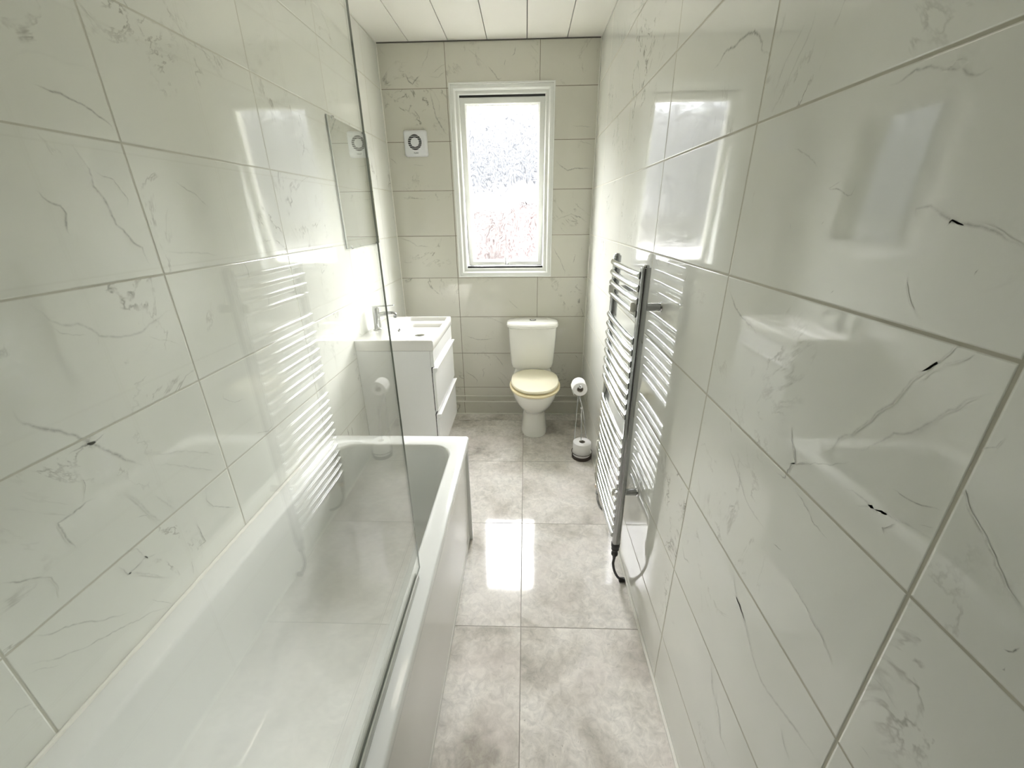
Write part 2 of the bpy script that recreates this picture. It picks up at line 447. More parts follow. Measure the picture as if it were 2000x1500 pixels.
# traced veins of the marble: (width mm, darkness, [(along wall, height) ...]) per wall
VEINS = {
 'L': [  # left tracing also takes in some marks reflected in the screen glass
  (7, 0.8, [(-2.235,1.797),(-2.198,1.793),(-2.168,1.788),(-2.132,1.776),(-2.103,1.756),(-2.092,1.741)]),
  (7, 0.7, [(-2.203,1.701),(-2.19,1.678),(-2.182,1.655),(-2.186,1.623),(-2.171,1.591),(-2.163,1.545),(-2.145,1.521),(-2.138,1.502),(-2.121,1.488),(-2.116,1.462),(-2.113,1.448)]),
  (8, 0.75, [(-2.307,1.611),(-2.295,1.592),(-2.276,1.583),(-2.269,1.568),(-2.277,1.542),(-2.277,1.521)]),
  (5, 0.55, [(-2.175,1.656),(-2.156,1.642),(-2.132,1.638),(-2.125,1.621),(-2.116,1.598),(-2.124,1.58)]),
  (7, 0.5, [(-2.403,1.41),(-2.388,1.388),(-2.38,1.373),(-2.361,1.357),(-2.335,1.353),(-2.313,1.336),(-2.301,1.32),(-2.267,1.307),(-2.228,1.3),(-2.197,1.302),(-2.15,1.318),(-2.09,1.337)]),
  (5, 0.4, [(-2.383,1.365),(-2.371,1.345),(-2.35,1.331),(-2.317,1.325)]),
  (5, 0.35, [(-2.302,1.317),(-2.308,1.294)]),
  (4, 0.4, [(-2.188,1.285),(-2.147,1.263),(-2.104,1.235)]),
  (5, 0.35, [(-1.822,2.078),(-1.792,2.044),(-1.756,2.014),(-1.686,2.003),(-1.642,1.996)]),
  (6, 0.55, [(-1.953,1.651),(-1.922,1.632),(-1.891,1.62),(-1.873,1.599),(-1.847,1.581)]),
  (5, 0.35, [(-2.068,1.477),(-2.025,1.474),(-1.97,1.466),(-1.909,1.457),(-1.855,1.445)]),
  (6, 0.6, [(-1.76,1.419),(-1.743,1.39),(-1.746,1.363)]),
  (6, 0.5, [(-1.662,1.293),(-1.681,1.246)]),
  (4, 0.4, [(-1.424,1.532),(-1.386,1.468),(-1.386,1.441)]),
  (9, 0.7, [(-2.5,1.235),(-2.495,1.207),(-2.475,1.178),(-2.442,1.157),(-2.421,1.129),(-2.409,1.116),(-2.402,1.104),(-2.382,1.075),(-2.361,1.044),(-2.333,1.007),(-2.319,0.986)]),
  (7, 0.7, [(-2.452,1.108),(-2.429,1.11),(-2.397,1.108),(-2.373,1.112)]),
  (4, 0.4, [(-2.312,1.021),(-2.26,0.988),(-2.198,0.958),(-2.141,0.918),(-2.098,0.882)]),
  (4, 0.4, [(-2.297,0.979),(-2.242,0.943),(-2.185,0.891),(-2.117,0.835)]),
  (5, 0.7, [(-2.449,1.046),(-2.451,1.026),(-2.458,1.01)]),
  (6, 0.75, [(-2.443,0.988),(-2.465,0.994),(-2.495,0.99),(-2.52,0.987),(-2.518,0.961),(-2.518,0.947),(-2.513,0.912)]),
  (5, 0.6, [(-2.635,0.952),(-2.616,0.934),(-2.591,0.917),(-2.57,0.897),(-2.569,0.874),(-2.576,0.845)]),
  (8, 0.35, [(-2.382,0.959),(-2.367,0.924),(-2.354,0.88),(-2.337,0.841),(-2.327,0.823)]),
  (5, 0.5, [(-2.382,0.887),(-2.358,0.871),(-2.35,0.851)]),
  (8, 0.3, [(-2.326,0.909),(-2.306,0.876),(-2.287,0.834)]),
  (4, 0.6, [(-2.178,0.815),(-2.19,0.785),(-2.176,0.749),(-2.101,0.687)]),
  (4, 0.7, [(-2.243,0.749),(-2.239,0.706),(-2.236,0.672),(-2.269,0.684)]),
  (6, 0.5, [(-2.463,0.814),(-2.45,0.775),(-2.404,0.779),(-2.372,0.765)]),
  (7, 0.35, [(-2.45,0.775),(-2.413,0.735),(-2.384,0.684)]),
  (6, 0.4, [(-2.441,0.833),(-2.412,0.814),(-2.398,0.773)]),
  (4, 0.5, [(-2.643,0.825),(-2.609,0.79),(-2.57,0.766),(-2.532,0.725),(-2.506,0.708),(-2.473,0.685)]),
  (4, 0.5, [(-2.667,0.776),(-2.629,0.741),(-2.573,0.702),(-2.524,0.679),(-2.479,0.651),(-2.439,0.633),(-2.392,0.6)]),
  (4, 0.35, [(-2.671,0.758),(-2.649,0.74),(-2.624,0.714)]),
  (4, 0.6, [(-2.299,0.663),(-2.306,0.619)]),
  (3, 0.5, [(-2.435,0.672),(-2.406,0.632),(-2.385,0.596)]),
  (8, 0.45, [(-2.728,0.713),(-2.706,0.714),(-2.685,0.7)]),
  (7, 0.45, [(-2.695,0.774),(-2.68,0.78)]),
  (4, 0.5, [(-2.008,1.057),(-2.012,1.031),(-1.972,1.003),(-1.92,0.994)]),
  (5, 0.5, [(-1.811,0.844),(-1.858,0.835),(-1.927,0.867)]),
 ],
 'R': [
  (7, 0.75, [(-1.893,1.882),(-1.925,1.891),(-1.961,1.903),(-2.001,1.898),(-2.058,1.898),(-2.09,1.895),(-2.132,1.866),(-2.132,1.853),(-2.169,1.832)]),
  (5, 0.35, [(-2.303,1.857),(-2.295,1.831),(-2.283,1.811),(-2.261,1.778),(-2.249,1.731)]),
  (5, 0.3, [(-2.279,1.853),(-2.25,1.821),(-2.23,1.797),(-2.214,1.754)]),
  (5, 0.65, [(-2.503,1.703),(-2.516,1.704),(-2.529,1.708),(-2.535,1.712),(-2.557,1.707),(-2.579,1.699),(-2.593,1.693),(-2.617,1.682),(-2.628,1.681),(-2.637,1.683)]),
  (6, 0.5, [(-2.586,1.697),(-2.592,1.702),(-2.601,1.7)]),
  (4, 0.4, [(-2.319,1.656),(-2.359,1.643),(-2.394,1.623),(-2.403,1.615)]),
  (4, 0.6, [(-2.436,1.585),(-2.462,1.584),(-2.49,1.577),(-2.497,1.592)]),
  (3, 0.5, [(-2.436,1.585),(-2.462,1.596)]),
  (5, 0.6, [(-2.605,1.546),(-2.605,1.553),(-2.623,1.554),(-2.646,1.543),(-2.662,1.54),(-2.685,1.536),(-2.706,1.528),(-2.732,1.518)]),
  (4, 0.8, [(-2.649,1.538),(-2.653,1.542),(-2.668,1.539)]),
  (6, 0.7, [(-2.187,1.392),(-2.223,1.364),(-2.267,1.343),(-2.302,1.338),(-2.335,1.33)]),
  (5, 0.7, [(-2.7,1.497),(-2.699,1.487)]),
  (5, 0.7, [(-2.509,1.445),(-2.504,1.435)]),
  (6, 0.7, [(-2.441,1.532),(-2.447,1.538)]),
  (5, 0.4, [(-2.357,1.536),(-2.364,1.52)]),
  (5, 0.35, [(-2.214,1.599),(-2.216,1.568)]),
  (5, 0.35, [(-2.624,1.47),(-2.637,1.457),(-2.649,1.444)]),
  (5, 0.35, [(-2.677,1.377),(-2.7,1.4),(-2.71,1.417),(-2.714,1.422)]),
  (5, 0.35, [(-2.686,1.37),(-2.706,1.4),(-2.727,1.417)]),
  (6, 0.4, [(-0.476,2.485),(-0.594,2.353),(-0.569,2.266)]),
  (6, 0.4, [(-0.8,2.38),(-0.998,2.334),(-1.121,2.312)]),
  (4, 0.5, [(-2.697,1.396),(-2.68,1.37),(-2.667,1.335),(-2.649,1.307),(-2.642,1.291),(-2.613,1.25),(-2.593,1.214),(-2.576,1.194)]),
  (4, 0.5, [(-2.762,1.387),(-2.747,1.372),(-2.733,1.356),(-2.717,1.332),(-2.698,1.308),(-2.68,1.294),(-2.664,1.271),(-2.643,1.242)]),
  (5, 0.85, [(-2.499,1.206),(-2.517,1.178),(-2.532,1.155),(-2.522,1.131),(-2.521,1.113),(-2.497,1.108)]),
  (3, 0.6, [(-2.511,1.138),(-2.559,1.17),(-2.601,1.195),(-2.636,1.221)]),
  (4, 0.6, [(-2.553,1.113),(-2.588,1.101),(-2.613,1.089),(-2.645,1.089)]),
  (5, 0.5, [(-2.642,1.18),(-2.656,1.186),(-2.692,1.182),(-2.714,1.192),(-2.73,1.194),(-2.75,1.202),(-2.765,1.208)]),
  (6, 0.35, [(-2.667,1.171),(-2.69,1.187),(-2.714,1.192)]),
  (4, 0.6, [(-2.704,1.227),(-2.716,1.227),(-2.743,1.236),(-2.763,1.245)]),
  (3, 0.8, [(-2.719,1.165),(-2.715,1.17),(-2.72,1.179),(-2.727,1.192)]),
  (3, 0.6, [(-2.747,1.209),(-2.765,1.22)]),
  (5, 0.6, [(-2.774,1.279),(-2.789,1.263),(-2.806,1.249),(-2.828,1.228),(-2.843,1.215),(-2.859,1.21)]),
  (5, 0.45, [(-2.774,1.326),(-2.785,1.336),(-2.79,1.348)]),
  (6, 0.8, [(-2.865,1.157),(-2.872,1.162),(-2.876,1.171)]),
  (6, 0.7, [(-2.87,1.14),(-2.872,1.146)]),
  (4, 0.5, [(-2.319,1.06),(-2.353,1.044),(-2.436,0.991),(-2.487,0.985),(-2.511,0.986)]),
  (7, 0.5, [(-2.448,0.814),(-2.469,0.78),(-2.504,0.756),(-2.535,0.738),(-2.574,0.711),(-2.61,0.7),(-2.638,0.705),(-2.69,0.726),(-2.738,0.74),(-2.762,0.746)]),
  (6, 0.5, [(-2.467,0.769),(-2.493,0.767),(-2.523,0.754)]),
  (4, 0.6, [(-2.594,0.957),(-2.637,0.948),(-2.661,0.941),(-2.69,0.935),(-2.722,0.919)]),
  (6, 0.5, [(-2.447,0.52),(-2.478,0.465),(-2.519,0.441),(-2.55,0.403),(-2.605,0.407)]),
  (6, 0.4, [(-2.34,0.63),(-2.368,0.585)]),
  (5, 0.45, [(-2.777,0.976),(-2.793,0.981),(-2.818,0.977)]),
  (4, 0.5, [(-2.68,0.69),(-2.704,0.672),(-2.726,0.66)]),
  (4, 0.4, [(-2.798,0.869),(-2.82,0.872)]),
  (4, 0.7, [(-2.538,0.978),(-2.565,0.988)]),
  (8, 0.5, [(-2.191,0.646),(-2.222,0.624),(-2.258,0.641)]),
 ],
 'B': [
  (7, 0.8, [(0.172,2.399),(0.192,2.353),(0.215,2.342),(0.27,2.392)]),
  (5, 0.4, [(0.272,2.417),(0.315,2.481),(0.338,2.538)]),
  (6, 0.5, [(0.344,2.396),(0.395,2.43),(0.433,2.449)]),
  (6, 0.45, [(0.318,2.381),(0.379,2.375),(0.431,2.409)]),
  (8, 0.8, [(0.875,2.527),(0.869,2.489),(0.851,2.475)]),
  (8, 0.7, [(0.814,2.461),(0.808,2.427)]),
  (7, 0.7, [(0.699,2.429),(0.746,2.383),(0.764,2.358),(0.795,2.362)]),
  (6, 0.7, [(0.155,2.302),(0.17,2.271),(0.185,2.291)]),
  (7, 0.7, [(0.201,2.207),(0.235,2.164),(0.237,2.121)]),
  (7, 0.7, [(0.318,2.31),(0.332,2.258),(0.34,2.205),(0.355,2.151),(0.371,2.118),(0.4,2.074),(0.424,2.052)]),
  (5, 0.4, [(0.336,2.309),(0.381,2.246),(0.375,2.172)]),
  (6, 0.7, [(0.014,1.928),(0.038,1.91),(0.062,1.887)]),
  (5, 0.5, [(0.168,1.885),(0.207,1.881),(0.247,1.882)]),
  (6, 0.7, [(1.149,1.895),(1.176,1.86),(1.229,1.836),(1.28,1.847),(1.319,1.841),(1.397,1.845)]),
  (5, 0.4, [(1.243,2.093),(1.381,2.086)]),
  (5, 0.5, [(1.285,2.011),(1.387,1.987)]),
  (5, 0.5, [(1.133,1.503),(1.2,1.54),(1.267,1.558),(1.336,1.533),(1.392,1.494)]),
  (5, 0.5, [(0.006,1.417),(0.088,1.39),(0.141,1.356),(0.254,1.349)]),
  (6, 0.5, [(0.015,1.249),(0.057,1.235),(0.101,1.241)]),
  (5, 0.6, [(1.138,1.341),(1.197,1.247),(1.235,1.164),(1.229,1.13)]),
  (7, 0.7, [(1.293,1.286),(1.307,1.28),(1.289,1.219)]),
  (7, 0.6, [(1.353,1.339),(1.347,1.313)]),
  (4, 0.35, [(0.565,2.524),(0.629,2.484),(0.687,2.434)]),
  (6, 0.4, [(0.964,2.535),(1.024,2.486)]),
  (8, 0.3, [(0.018,2.535),(0.049,2.496)]),
  (6, 0.6, [(0.459,0.677),(0.508,0.657),(0.556,0.641),(0.635,0.641),(0.694,0.651)]),
  (5, 0.4, [(0.573,0.821),(0.679,0.81),(0.755,0.776),(0.799,0.761)]),
  (6, 0.65, [(0.443,0.374),(0.502,0.331),(0.546,0.287),(0.534,0.254)]),
  (6, 0.7, [(0.617,0.401),(0.591,0.385),(0.6,0.353),(0.588,0.309)]),
  (6, 0.7, [(0.653,0.439),(0.657,0.417)]),
  (8, 0.8, [(0.68,0.512),(0.695,0.502)]),
  (5, 0.6, [(0.691,0.523),(0.729,0.47),(0.768,0.407)]),
  (5, 0.5, [(0.706,0.331),(0.746,0.287),(0.775,0.232)]),
  (5, 0.4, [(0.717,0.374),(0.787,0.309),(0.807,0.265)]),
  (6, 0.5, [(0.806,0.958),(0.844,0.92),(0.891,0.882)]),
  (7, 0.8, [(1.363,0.899),(1.379,0.861),(1.391,0.832),(1.368,0.808)]),
  (8, 0.7, [(1.344,0.512),(1.366,0.481)]),
  (7, 0.8, [(0.658,0.096),(0.689,0.073),(0.73,0.021)]),
 ],
}

# ================================================================== the room shell
def vein_strips(bm, lay, side):
    """natural dark veins of the marble, as thin ribbons of the same tile surface carrying a vein weight"""
    rnd = random.Random(11 + ord(side))
    for mm, dk, pts in VEINS[side]:
        P = []
        for (a, b), (c, d) in zip(pts[:-1], pts[1:]):
            L = math.hypot(c - a, d - b)
            k = max(2, int(L / .006))
            for i in range(k):
                P.append((a + (c - a) * i / k, b + (d - b) * i / k))
        P.append(pts[-1])
        n = len(P)
        # a jagged walk along the traced line
        ox = oy = 0.0
        Q = []
        for i, (a, b) in enumerate(P):
            ox = ox * .80 + rnd.uniform(-1, 1) * .0018
            oy = oy * .80 + rnd.uniform(-1, 1) * .0018
            Q.append((a + ox, b + oy))
        rows = []
        tot = sum(math.hypot(c - a, d - b) for (a, b), (c, d) in zip(pts[:-1], pts[1:]))
        mm = mm * min(1.0, .28 + tot * 4)
        wv = 1.0
        for i, (a, b) in enumerate(Q):
            a0, b0 = Q[max(0, i - 1)]
            a1, b1 = Q[min(n - 1, i + 1)]
            tx, ty = a1 - a0, b1 - b0
            l = math.hypot(tx, ty) or 1
            nx, ny = -ty / l, tx / l
            wv = wv * .85 + rnd.uniform(.1, 1.9) * .15
            t = i / max(1, n - 1)
            env = min(1.0, 4 * t + .15, 4 * (1 - t) + .15)
            w = mm * .001 * (.85 if side == 'B' else .62) * (.45 + .75 * wv) * (.4 + .6 * env)
            al = min(.88, dk * env * min(1.1, .35 + .72 * wv))
            rows.append(((a - nx * w, b - ny * w, 0), (a, b, al), (a + nx * w, b + ny * w, 0)))
        def P3(a, b):
            e = .0004
            return (e, a, b) if side == 'L' else ((W - e, a, b) if side == 'R' else (a, -e, b))
        prev = None
        for row in rows:
            vs = []
            for a, b, al in row:
                v = bm.verts.new(P3(a, b))
                v[lay] = al
                vs.append(v)
            if prev:
                for j in (0, 1):
                    bm.faces.new((prev[j], prev[j + 1], vs[j + 1], vs[j]))
            prev = vs

def wall_bm(quads, side=None):
    bm = bmesh.new()
    lay = bm.verts.layers.float.new('vein')
    for b in quads:
        add_box(bm, *b)
    if side:
        vein_strips(bm, lay, side)
    return bm

FR = -D
floor = struct('floor', box(-.1, W + .1, FR, .1, -.1, 0), M['floor'], smooth=False)
struct('wall_left', wall_bm([(-.1, 0, FR, 0, 0, H)], 'L'), M['tile_left'], smooth=False)
struct('wall_right', wall_bm([(W, W + .1, FR, 0, 0, H)], 'R'), M['tile_right'], smooth=False)
WX0, WX1, WZ0, WZ1 = .452, 1.121, 1.137, 2.336       # window opening
struct('wall_back', wall_bm([(-.1, WX0, 0, .26, 0, H), (WX1, W + .1, 0, .26, 0, H), (WX0, WX1, 0, .26, 0, WZ0), (WX0, WX1, 0, .26, WZ1, H)], 'B'), M['tile_back_shaded'], smooth=False)
struct('wall_front', wall_bm([(-.1, .70, FR - .1, FR, 0, H), (.70, 1.38, FR - .1, FR, 2.05, H), (1.38, W + .1, FR - .1, FR, 0, H)]), M['tile_front'], smooth=False)

# dim hallway behind the open doorway, only ever met in reflections
bm = bmesh.new()
add_box(bm, -.4, -.3, FR - 1.3, FR - .1, -.1, H + .1)
add_box(bm, 1.9, 2.0, FR - 1.3, FR - .1, -.1, H + .1)
add_box(bm, -.4, 2.0, FR - 1.4, FR - 1.3, -.1, H + .1)
add_box(bm, -.4, 2.0, FR - 1.4, FR - .1, H, H + .1)
add_box(bm, -.4, 2.0, FR - 1.4, FR, -.2, -.1)
add_box(bm, -.4, -.1, FR - .1, FR, -.1, H + .1)
add_box(bm, W + .1, 2.0, FR - .1, FR, -.1, H + .1)
struct('wall_hall', bm, M['hall'], smooth=False)

# ceiling: pvc planks running to the window wall, dark joints between
bm = bmesh.new()
joints = [-.1, .209, .456, .700, .948, 1.196, W + .1]
for i, (a, b) in enumerate(zip(joints[:-1], joints[1:])):
    a2 = a + (.0025 if i else 0)
    b2 = b - (.0025 if i < 5 else 0)
    add_box(bm, a2, b2, FR, .26, H, H + .02)
add_box(bm, -.1, W + .1, FR, .26, H + .02, H + .1, mi=1)
struct('ceiling', bm, [M['pvc'], M['groove']], smooth=False)

# trims: sealant beads in the corners
def trim(n, b, m=None, bevel=.0015):
    return struct('trim_%d' % n, box(*b), M[m or 'bead'], bevel=bevel)
trim(1, (0, .007, -.007, 0, .0, H))
trim(2, (W - .007, W, -.007, 0, .0, H))
trim(3, (0, W, -.006, 0, H - .006, H), 'groove')
trim(4, (W - .010, W, FR, -.045, 0, .009))
trim(5, (0, .005, FR, -.02, H - .005, H), 'bead')
trim(6, (W - .005, W, FR, -.02, H - .005, H), 'bead')
# boxed-in pipe run along the foot of the window wall
LD, LT = .040, .113
bb = struct('baseboard_back', wall_bm([(0, W, -LD, 0, 0, LT)]), M['tile_back_shaded'], smooth=False)
trim(7, (0, W, -.006, 0, LT + .032, LT + .040))
trim(8, (0, W, -LD - .004, -LD + .005, LT - .004, LT + .004))
trim(9, (0, W, -LD - .008, -LD, 0, .007))

# ================================================================== the window
win = bpy.data.objects.new('window_1', None)
win.location = (.787, .05, WZ0)
COL.objects.link(win)
win['kind'] = 'structure'
def frame_bm(x0, x1, z0, z1, w, y0, y1, w2=None, yin=None):
    """mitred rectangular frame; a chamfer slopes from the face edge to the inner lip when w2 is given"""
    bm = bmesh.new()
    def ring(i, y):
        return [bm.verts.new(p) for p in ((x0 + i, y, z0 + i), (x1 - i, y, z0 + i), (x1 - i, y, z1 - i), (x0 + i, y, z1 - i))]
    prof = [(0, y1), (0, y0), (w, y0)]
    if w2: prof.append((w + w2, yin))
    prof.append((w + (w2 or 0), y1))
    R = [ring(i, y) for i, y in prof]
    R.append(R[0])
    for a, b in zip(R[:-1], R[1:]):
        for k in range(4):
            l = (k + 1) % 4
            bm.faces.new((a[k], a[l], b[l], b[k]))
    return bm
obj('window_trim', frame_bm(WX0 - .010, WX1 + .010, WZ0 - .010, WZ1 + .010, .011, -.004, .004), M['upvc'], win, smooth=False, bevel=.001)
obj('window_frame', frame_bm(WX0, WX1, WZ0, WZ1, .020, .008, .10, .010, .020), M['upvc'], win, smooth=False, bevel=.002)
obj('frame_rebate', frame_bm(WX0 + .024, WX1 - .024, WZ0 + .024, WZ1 - .024, .022, .024, .10, .007, .030), M['upvc'], win, smooth=False, bevel=.0015)
obj('frame_gasket', frame_bm(WX0 + .030, WX1 - .030, WZ0 + .044, WZ1 - .044, .0215, .032, .125), M['black'], win, smooth=False)
# sash, hung at the top and standing ajar at the bottom
sash = bpy.data.objects.new('sash', None)
COL.objects.link(sash)
SX0, SX1, SZ0, SZ1 = .5035, 1.0695, 1.186, 2.2725
def tilt(bm, a=radians(5.2)):
    Mx = Matrix.Translation((0, .034, SZ1)) @ Matrix.Rotation(a, 4, 'X') @ Matrix.Translation((0, -.034, -SZ1))
    bmesh.ops.transform(bm, matrix=Mx, verts=bm.verts)
    return bm
sash.location = win.location
sash.parent = win
sash.matrix_parent_inverse = Matrix.Translation(-win.location)
so = obj('sash_frame', tilt(frame_bm(SX0, SX1, SZ0, SZ1, .034, .034, .078, .010, .046)), M['upvc'], sash, smooth=False, bevel=.003)
obj('glazing_seal', tilt(frame_bm(SX0 + .043, SX1 - .043, SZ0 + .043, SZ1 - .043, .003, .050, .07)), M['bead'], sash, smooth=False)
obj('pane', tilt(box(SX0 + .044, SX1 - .044, .056, .062, SZ0 + .044, SZ1 - .044)), M['frosted'], sash, smooth=False)
bm = bmesh.new()
add_box(bm, .783, .803, .022, .034, SZ0 + .008, SZ0 + .030)
add_tube(bm, [(.793, .020, SZ0 + .018), (.790, .012, SZ0 + .035), (.786, .010, SZ0 + .105)], [.008, .006, .0045], 10)
obj('window_handle', tilt(bm), M['handle'], sash, bevel=.002)
obj('keyhole', tilt(lathe([(.003, 0), (.003, .002)], (.806, .031, SZ0 + .018), 'y', 12)), M['black'], sash)
obj('outer_sill', box(WX0 - .04, WX1 + .04, .26, .36, WZ0 - .05, WZ0 - .015), M['upvc'], win, smooth=False, bevel=.004)

# ================================================================== outdoors, seen blurred through the patterned pane
def part_box(name, parent, mat, *b, bevel=0):
    return obj(name, box(*b), M[mat], parent, smooth=False, bevel=bevel)
struct('ground', box(-40, 42, .3, 60, -3.2, -3.0), M['ground'], smooth=False)
def house(x0, x1, y, ztop, wall, label):
    t = thing('terraced_house', label, 'house', ((x0 + x1) / 2, y, -3.0))
    part_box('house_wall', t, wall, x0, x1, y, y + 7, -3.0, ztop)
    bm = bmesh.new()
    e = .3
    v = [bm.verts.new(p) for p in ((x0 - e, y - e, ztop), (x1 + e, y - e, ztop), (x1 + e, y + 7 + e, ztop), (x0 - e, y + 7 + e, ztop), (x0 - e, y + 3.5, ztop + .9), (x1 + e, y + 3.5, ztop + .9))]
    for f in ((0, 1, 5, 4), (2, 3, 4, 5), (0, 4, 3), (1, 2, 5), (0, 3, 2, 1)):
        bm.faces.new([v[i] for i in f])
    obj('roof', bm, M['roof'], t, smooth=False)
    w = (x1 - x0)
    for k in (.25, .75):
        for z in (-2.1, .2):
            xx = x0 + w * k
            f = part_box('house_window', t, 'house_frame', xx - .6, xx + .6, y - .05, y + .05, z, z + 1.2)
            g = obj('window_glass', box(xx - .53, xx + .53, y - .06, y - .04, z + .07, z + 1.13), M['window_dark'], f, smooth=False)
    return t
house(-6.5, .15, 30, 2.0, 'brick_pale', 'pale brick house with brown roof, blurred beyond the left of the window')
house(.25, 7.5, 20, 2.2, 'brick', 'salmon brick house blurred beyond the lower right of the window')
tag(struct('garden_wall', box(-8, 9, 9.0, 9.2, -3.0, -.2), M['brick'], smooth=False), None)

# ================================================================== ceiling lamp added as unseen fill, above the frame's top edge
t = thing('fill_ceiling_light', 'round white flush fill light added to mid-ceiling, out of view', 'ceiling light', (.72, -1.45, H))
obj('fill_lamp_base', lathe([(.170, 0), (.170, -.03), (.160, -.035), (.160, 0)], (.72, -1.45, H - .0005), n=48), M['fan'], t)
obj('diffuser', lathe([(.158, -.010), (.158, -.040), (.148, -.050), (.0, -.052)], (.72, -1.45, H), n=48, cap=False), M['lamp'], t)

# ================================================================== bathtub
BX0, BX1, BY0, BY1, BZ = .001, .677, -3.165, -1.465, .595
tub = thing('bathtub', 'long white acrylic bath with square rim along the left wall', 'bathtub', (.34, -2.3, 0))
IN = (.084, .610, -3.03, -1.552)
def inner(z, dx0, dx1, dy0, dy1, r):
    return rrect(IN[0] + dx0, IN[1] - dx1, IN[2] + dy0, IN[3] - dy1, z, r, 10)
N_ = 10
rings = [
    rrect(BX0 + .006, BX1 - .010, BY0 + .006, BY1 - .010, BZ - .045, .012, N_),
    rrect(BX0, BX1 - .002, BY0, BY1 - .002, BZ - .040, .016, N_),
    rrect(BX0, BX1, BY0, BY1, BZ - .006, .016, N_),
    rrect(BX0 + .002, BX1 - .002, BY0 + .002, BY1 - .002, BZ - .0015, .015, N_),
    rrect(BX0 + .006, BX1 - .006, BY0 + .006, BY1 - .006, BZ, .013, N_),
    rrect(IN[0] - .010, IN[1] + .010, IN[2] - .01, IN[3] + .01, BZ, .098, N_),
    inner(BZ - .003, -.003, -.003, -.003, -.003, .092),
    inner(BZ - .012, .002, .002, .002, .002, .088),
    inner(BZ - .10, .007, .007, .006, .004, .086),
    inner(BZ - .28, .018, .018, .014, .012, .085),
    inner(BZ - .38, .030, .030, .024, .022, .09),
    inner(BZ - .415, .050, .050, .045, .042, .09),
    inner(BZ - .432, .09, .09, .08, .08, .09),
    inner(BZ - .438, .17, .17, .14, .22, .05),
]
obj('tub_shell', loft(rings, False, True), M['acrylic'], tub, angle=50)
# front panel with a stepped top edge, end panel
bm = bmesh.new()
prof = [(.668, BZ - .046), (.668, .530), (.663, .524), (.660, .50), (.655, .03), (.657, .025), (.657, .0), (.640, .0), (.640, BZ - .046)]
rings = [[(x, y, z) for x, z in prof] for y in (BY0 + .01, BY1 - .035)]
add_loft(bm, rings)
obj('bath_panel', bm, M['panel'], tub, smooth=False, bevel=.002)
bm = box(.03, .640, BY1 - .045, BY1 - .030, 0.0, BZ - .046)
obj('end_panel', bm, M['panel'], tub, smooth=False, bevel=.002)
bm = bmesh.new()
add_box(bm, .6405, .672, BY1 - .036, BY1 - .024, .002, BZ - .048)
obj('panel_end_strip', bm, M['acrylic'], tub, bevel=.003)
obj('wall_sealant', tube([(.006, BY0 + .01, BZ + .001), (.006, BY1 - .01, BZ + .001)], .006, 8), M['bead'], tub)
obj('waste', lathe([(.035, 0), (.035, .003), (.028, .005), (.0, .005)], (.345, -2.86, BZ - .437), n=32, cap=False), M['chrome'], tub)
obj('overflow', lathe([(.0, 0.006), (.03, .005), (.033, 0), (.033, -.004)], (.345, -2.93, BZ - .12), 'y', n=32, cap=False), M['chrome'], tub)

# ================================================================== shower screen
GX, GY0, GY1, GZ0, GZ1 = .634, -3.17, -2.256, .600, 2.05
sc = thing('shower_screen', 'frameless clear glass shower screen standing on the bath rim', 'shower screen', (GX, (GY0 + GY1) / 2, GZ0))
bm = box(GX - .002, GX + .002, GY0, GY1, GZ0 + .006, GZ1)
bm.faces.ensure_lookup_table()
for f in bm.faces:
    if abs(f.normal.x) < .5: f.material_index = 1
bmesh.ops.recalc_face_normals(bm, faces=bm.faces)
for f in bm.faces:
    f.material_index = 0 if abs(f.normal.x) > .5 else 1
obj('glass_panel', bm, [M['glass'], M['glass_edge']], sc, smooth=False)
M['seal'] = pbr('clear_grey_seal', (.50, .51, .46), .15, var=.05)
bm = bmesh.new()
add_box(bm, GX - .0065, GX - .0025, GY0 + .02, GY1 - .03, BZ + .0005, BZ + .020)
add_box(bm, GX + .0025, GX + .0065, GY0 + .02, GY1 - .03, BZ + .0005, BZ + .020)
add_box(bm, GX - .007, GX + .007, GY0 + .02, GY1 - .03, BZ + .0003, BZ + .0055)
obj('seal_strip', bm, M['seal'], sc, bevel=.0008)
obj('wall_channel', box(GX - .012, GX + .012, FR + .001, FR + .035, BZ + .002, GZ1), M['chrome'], sc, bevel=.002)

# ================================================================== mirror on the left wall
mi = thing('wall_mirror', 'frameless rectangular mirror fixed high on the left wall above the basin', 'mirror', (.004, -.68, 1.40))
obj('mirror_glass', box(.006, .012, -.922, -.425, 1.403, 2.000), [M['mirror']], mi, smooth=False)
bm = bmesh.new()
add_box(bm, .0035, .0058, -.925, -.422, 1.400, 2.003)
obj('mirror_backing', bm, M['glass_edge'], mi, smooth=False)
for y in (-.87, -.47):
    for z, s in ((1.403, -1), (2.000, 1)):
        bm = bmesh.new()
        add_box(bm, .0005, .0165, y - .011, y + .011, min(z + s * .001, z + s * .007), max(z + s * .001, z + s * .007))
        add_box(bm, .0125, .0165, y - .011, y + .011, min(z - s * .009, z + s * .006), max(z - s * .009, z + s * .006))
        obj('mirror_clip', bm, M['chrome'], mi, bevel=.0012)

